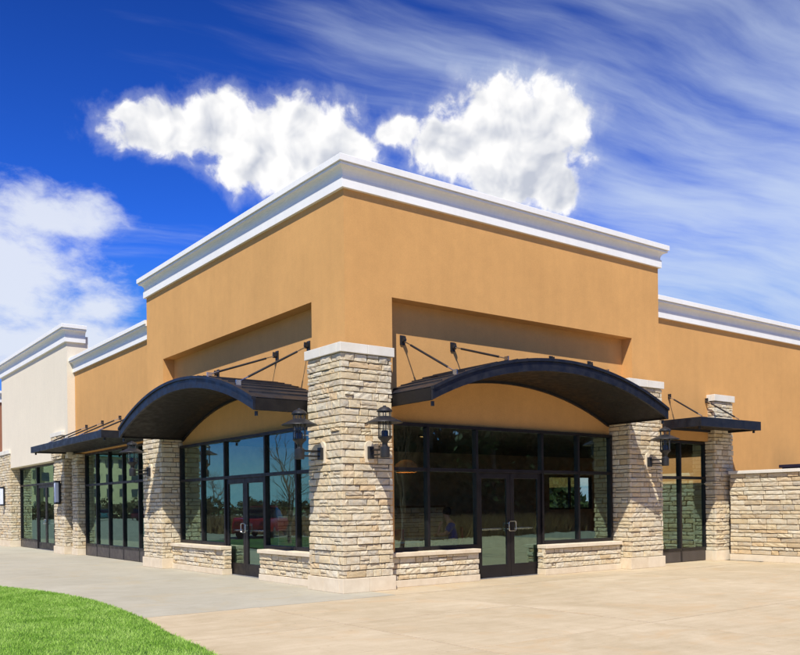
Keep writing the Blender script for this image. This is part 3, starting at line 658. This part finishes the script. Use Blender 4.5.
# ------------------------------------------------------------------ wall lanterns
def lantern(T, u, label, z=2.46, out=.45):
    t0 = T(u, 0, z); TT = lambda a, o, zz: tuple(p-q for p, q in zip(T(u+a, o, z+zz), t0))
    root = thing('wall_lantern', label, 'wall lamp', t0, 'black iron wall lanterns on the stone pillars')
    pr = [(-.095, -.18), (.095, -.18), (.095, .11)] + [(.095*math.cos(R(a)), .11+.095*math.sin(R(a))) for a in range(15, 180, 15)] + [(-.095, .11)]
    k = len(pr); b = MB(TT); b.add([(x, -.09, q) for x, q in pr] + [(x, -.008, q) for x, q in pr], [tuple(range(k)), tuple(range(k, 2*k))] + [(i, (i+1) % k, k+(i+1) % k, k+i) for i in range(k)])
    b.build('mounting_block', 'smooth_stone', root, bevel=.006)
    MB(TT).box(-.05, .05, -.0075, .062, -.12, .10).build('back_plate', 'black_iron', root, bevel=.008)
    MB(TT).tube([(0, .06, .035), (0, out-.06, .035)], .016, 8).tube([(0, .06, -.055), (0, out-.06, -.055)], .016, 8).build('arm', 'black_iron', root, smooth=True)
    c = (0, out, 0)
    MB(TT).lathe([(0, -.115), (.075, -.115), (.082, -.10), (.082, .06), (.06, .075), (.048, .09), (.048, .14), (.07, .17), (.118, .215), (.122, .24), (0, .24)], c).build('lamp_base', 'black_iron', root, smooth=True)
    MB(TT).lathe([(0, .241), (.062, .241), (.062, .33), (.05, .35), (0, .35)], c, 14).build('socket', 'lamp_blue', root, smooth=True)
    MB(TT).lathe([(0, .351), (.03, .36), (.042, .42), (.034, .48), (0, .51)], c, 12).build('bulb', 'lamp_glass', root, smooth=True)
    MB(TT).lathe([(.098, .242), (.098, .672), (.094, .672), (.094, .242)], c, 24).build('glass_tube', 'lamp_glass', root, smooth=True)
    for i in range(6):
        a = 2*math.pi*i/6+.3; MB(TT).tube([(.112*math.cos(a), out+.112*math.sin(a), .235), (.112*math.cos(a), out+.112*math.sin(a), .68)], .008, 6).build('cage_bar', 'black_iron', root)
    hb = MB(TT); hb.lathe([(.104, .590), (.15, .570), (.24, .525), (.315, .490), (.318, .480), (.312, .478), (.235, .512), (.15, .553), (.104, .572)], c, 32); hb.build('hat', 'black_iron', root, smooth=True)
    MB(TT).lathe([(.10, .673), (.135, .668), (.138, .682), (.115, .715), (.075, .745), (.03, .758), (.028, .775), (0, .78)], c).build('top_cap', 'black_iron', root, smooth=True)
lantern(TL, .64, 'black iron lantern on the corner pillar face beside the grey sidewalk')
lantern(TR, .60, 'black iron lantern on the corner pillar face beside the tan plaza')
lantern(TR, 8.50, 'black iron lantern on the stone pillar next to the small flat canopy')
lantern(TL, 9.00, 'black iron lantern on the stone pillar next to the four tall panes')
def sconce(y, x, label, z=2.1):
    root = thing('wall_sconce', label, 'wall lamp', (x, y, z), 'slim box sconces')
    MB().box(-.03, .02, -.14, .14, -.40, .40).build('back_plate', 'black_iron', root, bevel=.006)
    MB().box(-.13, -.032, -.11, .11, -.34, .34).build('diffuser', 'frosted_light', root, bevel=.012)
    MB().box(-.145, -.031, -.125, .125, .342, .40).box(-.145, -.031, -.125, .125, -.40, -.342).build('end_cap', 'black_iron', root)
sconce(17.8, .12, 'slim white box sconce on the pillar between the cream shop and tan building'); sconce(26.1, .12, 'slim white box sconce on the far stone pillar of the cream shop')

# ------------------------------------------------------------------ interior furniture seen through the glass
def chair(x, y, rz, label):
    r = thing('dining_chair', label, 'chair', (x, y, .004), 'red dining chairs inside'); r.rotation_euler.z = rz
    MB().box(-.22, .22, -.22, .22, .43, .49).build('seat', 'red_vinyl', r, bevel=.015); MB().box(-.22, .22, .19, .24, .60, .98).build('backrest', 'red_vinyl', r, bevel=.015)
    for sx in (-.2, .2):
        MB().box(sx-.018, sx+.018, -.21, -.175, .0, .43).build('leg', 'black_iron', r); MB().box(sx-.018, sx+.018, .195, .23, .0, .62).build('leg', 'black_iron', r)
def table(x, y, label):
    r = thing('dining_table', label, 'table', (x, y, .004), 'tables inside'); MB().box(-.6, .6, -.38, .38, .71, .75).build('table_top', 'table_top', r, bevel=.008)
    MB().lathe([(0, 0), (.26, 0), (.26, .02), (.05, .05), (.04, .70), (0, .70)]).build('pedestal', 'black_iron', r, smooth=True)
table(4.62, 3.62, 'pale topped table in front of the diner in blue'); table(2.7, 2.3, 'pale topped table by the window near the corner pillar')
chair(5.25, 3.2, -2.2, 'red vinyl chair under the diner in blue'); chair(3.85, 4.2, .94, 'empty red vinyl chair across from the diner in blue'); chair(3.3, 2.9, -.6, 'empty red vinyl chair beside the table near the corner pillar')
# seated person, head leaning towards the hand
def skin_fig(name, pts, edges, rad, mat, parent=None, root=0, sub=2):
    me = bpy.data.meshes.new(name); me.from_pydata(pts, edges, []); o = link(bpy.data.objects.new(name, me), parent); me.materials.append(MATS[mat])
    m_ = o.modifiers.new('s', 'SKIN'); m_.use_smooth_shade = True; l = me.skin_vertices[0].data
    for i, r_ in enumerate(rad): l[i].radius = (r_, r_) if not isinstance(r_, tuple) else r_
    for i in range(len(pts)): l[i].use_root = (i == root)
    q = o.modifiers.new('u', 'SUBSURF'); q.levels = sub; q.render_levels = sub; return o
per = thing('person', 'seated person in a blue shirt with dark hair leaning on one hand inside the window', 'person', (5.25, 3.2, .004)); per.rotation_euler.z = -2.2
pp = [(0,0,.56),(0,.02,.75),(0,-.02,.95),(0,-.05,1.06),(0,-.10,1.14),(0,-.13,1.22),(0,-.15,1.31),(0,-.14,1.38),
      (.19,-.04,1.03),(.24,-.16,.82),(.14,-.36,.80),(.08,-.30,1.02),(.07,-.24,1.12),(-.19,-.04,1.03),(-.25,-.14,.80),(-.12,-.38,.79),(-.05,-.44,.79),
      (.10,-.05,.55),(.13,-.42,.56),(.13,-.44,.12),(.13,-.54,.06),(-.10,-.05,.55),(-.13,-.42,.56),(-.13,-.44,.12),(-.13,-.54,.06)]
pe = [(0,1),(1,2),(2,3),(3,4),(4,5),(5,6),(6,7),(3,8),(8,9),(9,10),(10,11),(11,12),(3,13),(13,14),(14,15),(15,16),(0,17),(17,18),(18,19),(19,20),(0,21),(21,22),(22,23),(23,24)]
pr = [(.16,.12),(.15,.11),(.17,.12),(.12,.09),.055,.075,.095,.07,.07,.055,.042,.035,.04,.07,.055,.042,.035,.095,.075,.05,.04,.095,.075,.05,.04]
bd = skin_fig('body', pp, pe, pr, 'skin', per)
skin_fig('shirt', [(0,0,.60),(0,.02,.76),(0,-.02,.95),(0,-.045,1.05),(.19,-.04,1.03),(.235,-.14,.86),(-.19,-.04,1.03),(-.245,-.13,.85)], [(0,1),(1,2),(2,3),(3,4),(4,5),(3,6),(6,7)], [(.18,.14),(.17,.13),(.19,.14),(.13,.10),.085,.072,.085,.072], 'blue_cloth', per)
skin_fig('trousers', [(0,0,.55),(.10,-.05,.55),(.13,-.42,.56),(.13,-.44,.14),(-.10,-.05,.55),(-.13,-.42,.56),(-.13,-.44,.14)], [(0,1),(1,2),(2,3),(0,4),(4,5),(5,6)], [(.17,.13),.11,.09,.065,.11,.09,.065], 'jeans', per)
MB().lathe([(0, .13), (.06, .115), (.098, .05), (.105, 0), (.098, -.05), (.06, -.085), (0, -.10)], (0, -.125, 1.345), 16).build('hair', 'hair', per, smooth=True)
for i, (x, y) in enumerate(((2.4, 2.1), (5.2, 4.2), (2.4, 5.2))):
    l_ = thing('ceiling_light', ['small lit ceiling light inside near the corner pillar', 'small lit ceiling light inside above the tables', 'small lit ceiling light deep inside the corner room'][i], 'ceiling light', (x, y, 3.249))
    MB().lathe([(.13, 0), (.13, -.03), (.10, -.035), (.10, 0)]).build('trim', 'black_iron', l_); MB().lathe([(0, -.012), (.098, -.012), (.098, -.008), (0, -.008)]).build('lens', 'lit_lamp', l_)
pl = thing('pendant_lamp', 'woven brown pendant lamp glowing inside the window near the corner pillar', 'pendant lamp', (2.75, 1.75, 2.30))
MB().lathe([(.23, -.10), (.25, -.02), (.21, .08), (.11, .15), (.03, .165), (.03, .155), (.10, .14), (.20, .075), (.238, -.02), (.22, -.10)]).build('shade', 'wicker', pl, smooth=True); MB().tube([(0, 0, .15), (0, 0, .95)], .006, 6).build('cord', 'black_iron', pl); MB().lathe([(0, -.05), (.04, -.03), (.05, .02), (.03, .08), (0, .10)], k=12).build('bulb', 'lit_lamp', pl, smooth=True)
pz = thing('partition_wall', 'grey stone half wall standing inside behind the diner', 'partition', (4.6, 6.0, .004))
MB().box(-2.6, 2.6, -.1, .1, 0, 1.45).build('core', 'mortar', pz)
st = Stones(pz, False); 
for a, b in courses(.02, 1.45): fill(st, (-2.6, -.13), (1, 0, 0), (0, -1, 0), 5.2, a, b)
st.finish(); MB().box(-2.65, 2.65, -.2, .16, 1.452, 1.50).build('ledge', 'dark_wood', pz)

# ------------------------------------------------------------------ surroundings behind the camera (seen mirrored in the glass)
def leaves(name, centres, radii, count, size, mat, parent, seed):
    r = np.random.default_rng(seed); cs = np.array(centres); rs = np.array(radii); pick = r.integers(0, len(cs), count)
    d = r.normal(size=(count, 3)); d /= np.linalg.norm(d, axis=1)[:, None]; p = cs[pick] + d*(rs[pick]*r.uniform(.45, 1.05, count)**.5)[:, None]
    a = r.normal(size=(count, 3)); a /= np.linalg.norm(a, axis=1)[:, None]; b = np.cross(a, d); b /= np.linalg.norm(b, axis=1)[:, None]+1e-9
    s = size*r.uniform(.6, 1.3, count)[:, None]; v = np.stack([p-a*s, p+b*s*.45, p+a*s, p-b*s*.45], 1).reshape(-1, 3); i = np.arange(count)*4
    me = bpy.data.meshes.new(name); me.from_pydata(v.tolist(), [], np.stack([i, i+1, i+2, i+3], 1).tolist()); me.materials.append(MATS[mat]); return link(bpy.data.objects.new(name, me), parent)
def evergreen(x, y, h, label, seed, group='dark evergreens across the plaza'):
    r = random.Random(seed); t = thing('evergreen_tree', label, 'tree', (x, y, -.03), group)
    MB().tube([(0, 0, 0), (.05, 0, h*.5), (0, .04, h*.97)], [.16, .10, .02], 8).build('trunk', 'bark', t, smooth=True)
    cs = []; rs = []
    for i in range(70):
        q = r.random()**1.2; z = h*(.07+.9*q); R_ = h*.25*(1-q**1.6)+.12; a = r.uniform(0, 6.3); d = R_*r.uniform(.35, 1); cs.append((d*math.cos(a), d*math.sin(a), z)); rs.append(.40+.50*(1-q))
    leaves('crown', cs, rs, 6500, .26, 'evergreen_leaf', t, seed)
for i in range(22): evergreen(9+(i//2)*3.4+(i % 2)*1.7+random.uniform(-.5, .5), -28+(i//2)*1.05-(i % 2)*3.2+random.uniform(-1., 1.), random.uniform(10.5, 13), 'dark evergreen tree in the row across the plaza, mirrored in the windows', 50+i)
for i in range(6): evergreen(21+i*3.3, -32+i*1.0+random.uniform(-.8, .8), random.uniform(12.5, 14.5), 'dark evergreen tree in the row across the plaza, mirrored in the windows', 90+i)
for i in range(4):  # trees added outside the rear wall to make the back window dimmer
    evergreen(17.2+i*1.7, 13.0+i*.9, 4.6+.3*(i % 2), 'dark evergreen added behind the building to dim the back window', 120+i, 'evergreens added to dim the back window')
def bare_tree(x, y, h, label, seed, spread=.5, group='bare trees round the parking lot'):
    r = random.Random(seed); t = thing('bare_tree', label, 'tree', (x, y, -.03), group); tr = MB(); cr = MB()
    def grow(p, d, L, rad, lev):
        q = p; pts = [p]; rr = [rad]
        for k in range(3): d = (d + Vector((r.uniform(-.12, .12), r.uniform(-.12, .12), .05))).normalized(); q = q + d*L/3; pts.append(q); rr.append(rad*(1-.15*(k+1)))
        (tr if lev == 0 else cr).tube(pts, rr, 6 if lev < 2 else 3, cap=False)
        if lev < 4:
            for k in range(4 if lev < 3 else 3):
                a = r.uniform(0, 6.3); o = d.orthogonal().normalized(); s = d.cross(o); nd = (d*.75 + (o*math.cos(a) + s*math.sin(a))*spread*r.uniform(.6, 1.3)).normalized()
                grow(pts[r.choice((1, 2, 3, 3))], nd, L*r.uniform(.55, .75), rad*.5, lev+1)
    grow(Vector((0, 0, 0)), Vector((0, 0, 1)), h*.42, h*.018, 0)
    tr.build('trunk', 'bark', t, smooth=True); cr.build('crown', 'bark', t)
bare_tree(-8.4, 18.5, 5.0, 'young bare tree at the lawn edge mirrored in the sidewalk glass', 1)
bare_tree(7.1, -6.6, 4.4, 'slim bare sapling at the edge of the tan plaza', 2, .35)
for i, (x, y) in enumerate(((-70, 96), (-52, 120), (-84, 84), (-33, 128), (-20, 134), (-62, 140), (-95, 110))): bare_tree(x, y, 7+i % 3, 'bare tree on the far side of the parking lot in front of the hotel', 11+i, .6)
# dry ornamental grass belt
def grass_belt(cx, cy, dx, dy, n_, label):
    r = np.random.default_rng(int(abs(cx*10))); t = r.uniform(-1, 1, n_); x = cx+dx*t+r.normal(0, .5, n_); y = cy+dy*t+r.normal(0, .5, n_); h = r.uniform(.5, 1.15, n_)
    ox = r.normal(0, .25, n_); oy = r.normal(0, .25, n_); v = np.zeros((n_, 3, 3)); v[:, 0] = np.stack([x-.03, y, np.full(n_, -.03)], 1); v[:, 1] = np.stack([x+.03, y+.02, np.full(n_, -.03)], 1); v[:, 2] = np.stack([x+ox, y+oy, h], 1); i = np.arange(n_)*3
    me = bpy.data.meshes.new('ornamental_grass'); me.from_pydata(v.reshape(-1, 3).tolist(), [], np.stack([i, i+1, i+2], 1).tolist()); me.materials.append(MATS['dry_grass'])
    tag(stuff(link(bpy.data.objects.new('ornamental_grass', me))), label, 'grass')
grass_belt(24, -18.5, 9, -6*.4, 9000, 'belt of dry brown ornamental grass across the plaza, mirrored in the windows'); grass_belt(-14.5, 30, 1.5, 9, 9000, 'belt of dry brown grass at the parking lot edge, mirrored in the sidewalk glass')
def car(x, y, rz, mat, label, pickup=False):
    c = thing('parked_car', label, 'car', (x, y, -.03), 'cars in the parking lot'); c.rotation_euler.z = rz
    W_ = .92
    low = [(-2.35,.32),(2.30,.32),(2.38,.62),(2.25,.88),(.95,.98),(-1.0,1.0),(-2.25,.98),(-2.38,.62)]
    cab_ = [(1.05,.97),(.35,1.50),(-.95,1.53) if not pickup else (-.35,1.56),(-1.95,1.0) if not pickup else (-.62,.99)]
    def prism(pr, w0, w1):
        k = len(pr); zt = max(q[1] for q in pr); b = MB()
        ww = [w0 if z < 1.05 else w1 for _, z in pr]
        b.add([(px_, -ww[i], z) for i, (px_, z) in enumerate(pr)] + [(px_, ww[i], z) for i, (px_, z) in enumerate(pr)], [tuple(range(k)), tuple(range(k, 2*k))] + [(i, (i+1) % k, k+(i+1) % k, k+i) for i in range(k)]); return b
    body = prism(low, W_, W_).build('body', mat, c, smooth=True, bevel=.06)
    prism(cab_, W_-.08, W_-.20).build('cabin', 'car_glass', c, smooth=True, bevel=.02)
    rx = (.36, -.93) if not pickup else (.36, -.36)
    MB().box(min(rx), max(rx), -(W_-.19), W_-.19, 1.505, 1.57).build('roof_panel', mat, c, bevel=.02)
    for sx in (1.45, -1.45):
        for sy in (-1, 1):
            wh = MB(lambda a, b, d, sx=sx, sy=sy: (sx+a, sy*(W_-.10)+d, .34+b)).lathe([(0, -.10), (.30, -.10), (.34, -.06), (.34, .06), (.30, .10), (0, .10)]).build('wheel', 'tyre', c, smooth=True)
            MB(lambda a, b, d, sx=sx, sy=sy: (sx+a, sy*(W_-.10)+d*sy, .34+b)).lathe([(0, .103), (.2, .101), (.2, .115), (0, .12)]).build('rim', 'steel', wh)
    for sy in (-.62, .62):
        MB().box(2.27, 2.345, sy-.18, sy+.18, .66, .80).build('headlight', 'frosted_light', c, bevel=.01); MB().box(-2.375, -2.30, sy-.16, sy+.16, .70, .86).build('tail_light', 'red_vinyl', c, bevel=.01)
car(-11.4, 26.4, 2.3, 'car_red', 'bright red pickup truck mirrored in the sidewalk glass doors', True)
car(-28, 103, 1.9, 'car_teal', 'teal saloon car mirrored in the tall panes'); car(-30.5, 96, 2.1, 'car_dark', 'dark maroon saloon car mirrored in the tall panes')
car(-24, 36, .2, 'car_dark', 'dark maroon saloon parked far across the lot')
r_ = random.Random(5); wc = [(-150+i*1.15+r_.uniform(-2, 2), 62+i*.62+r_.uniform(-4, 4), r_.uniform(.4, 1.8)) for i in range(110)]
wd_ = stuff(leaves('distant_wood', wc, [r_.uniform(1.2, 2.0) for _ in wc], 26000, .34, 'shrub_leaf', None, 77)); tag(wd_, 'far line of brownish trees beyond the parking lot, mirrored in the sidewalk glass', 'woodland')
hot = thing('hotel', 'pale yellow four storey hotel across the parking lot, mirrored in the tall panes', 'building', (-40, 166, -.05)); hot.rotation_euler.z = -.25
MB().box(-34, 34, 0, 16, 0, 12.6).build('wall', 'hotel_wall', hot); MB().box(-34.8, 34.8, -.8, 16.8, 12.602, 13.6).build('roof', 'hotel_roof', hot)
for b_ in (-24, 0, 24): MB().box(b_-5, b_+5, -1.6, -.002, 0, 13.9).build('bay', 'hotel_wall', hot)
wm = MB().box(-.75, .75, -.06, .0, -.85, .85).mesh('window'); wm.materials.append(MATS['hotel_window'])
for fl in range(4):
    for i in range(22):
        x = -32+i*3.05; o = link(bpy.data.objects.new('window', wm), hot); o.location = (x, -1.605 if any(abs(x-b_) < 5.7 for b_ in (-24, 0, 24)) else -.004, 1.9+fl*3.1)
S.render.resolution_x = 1024; S.render.resolution_y = 838
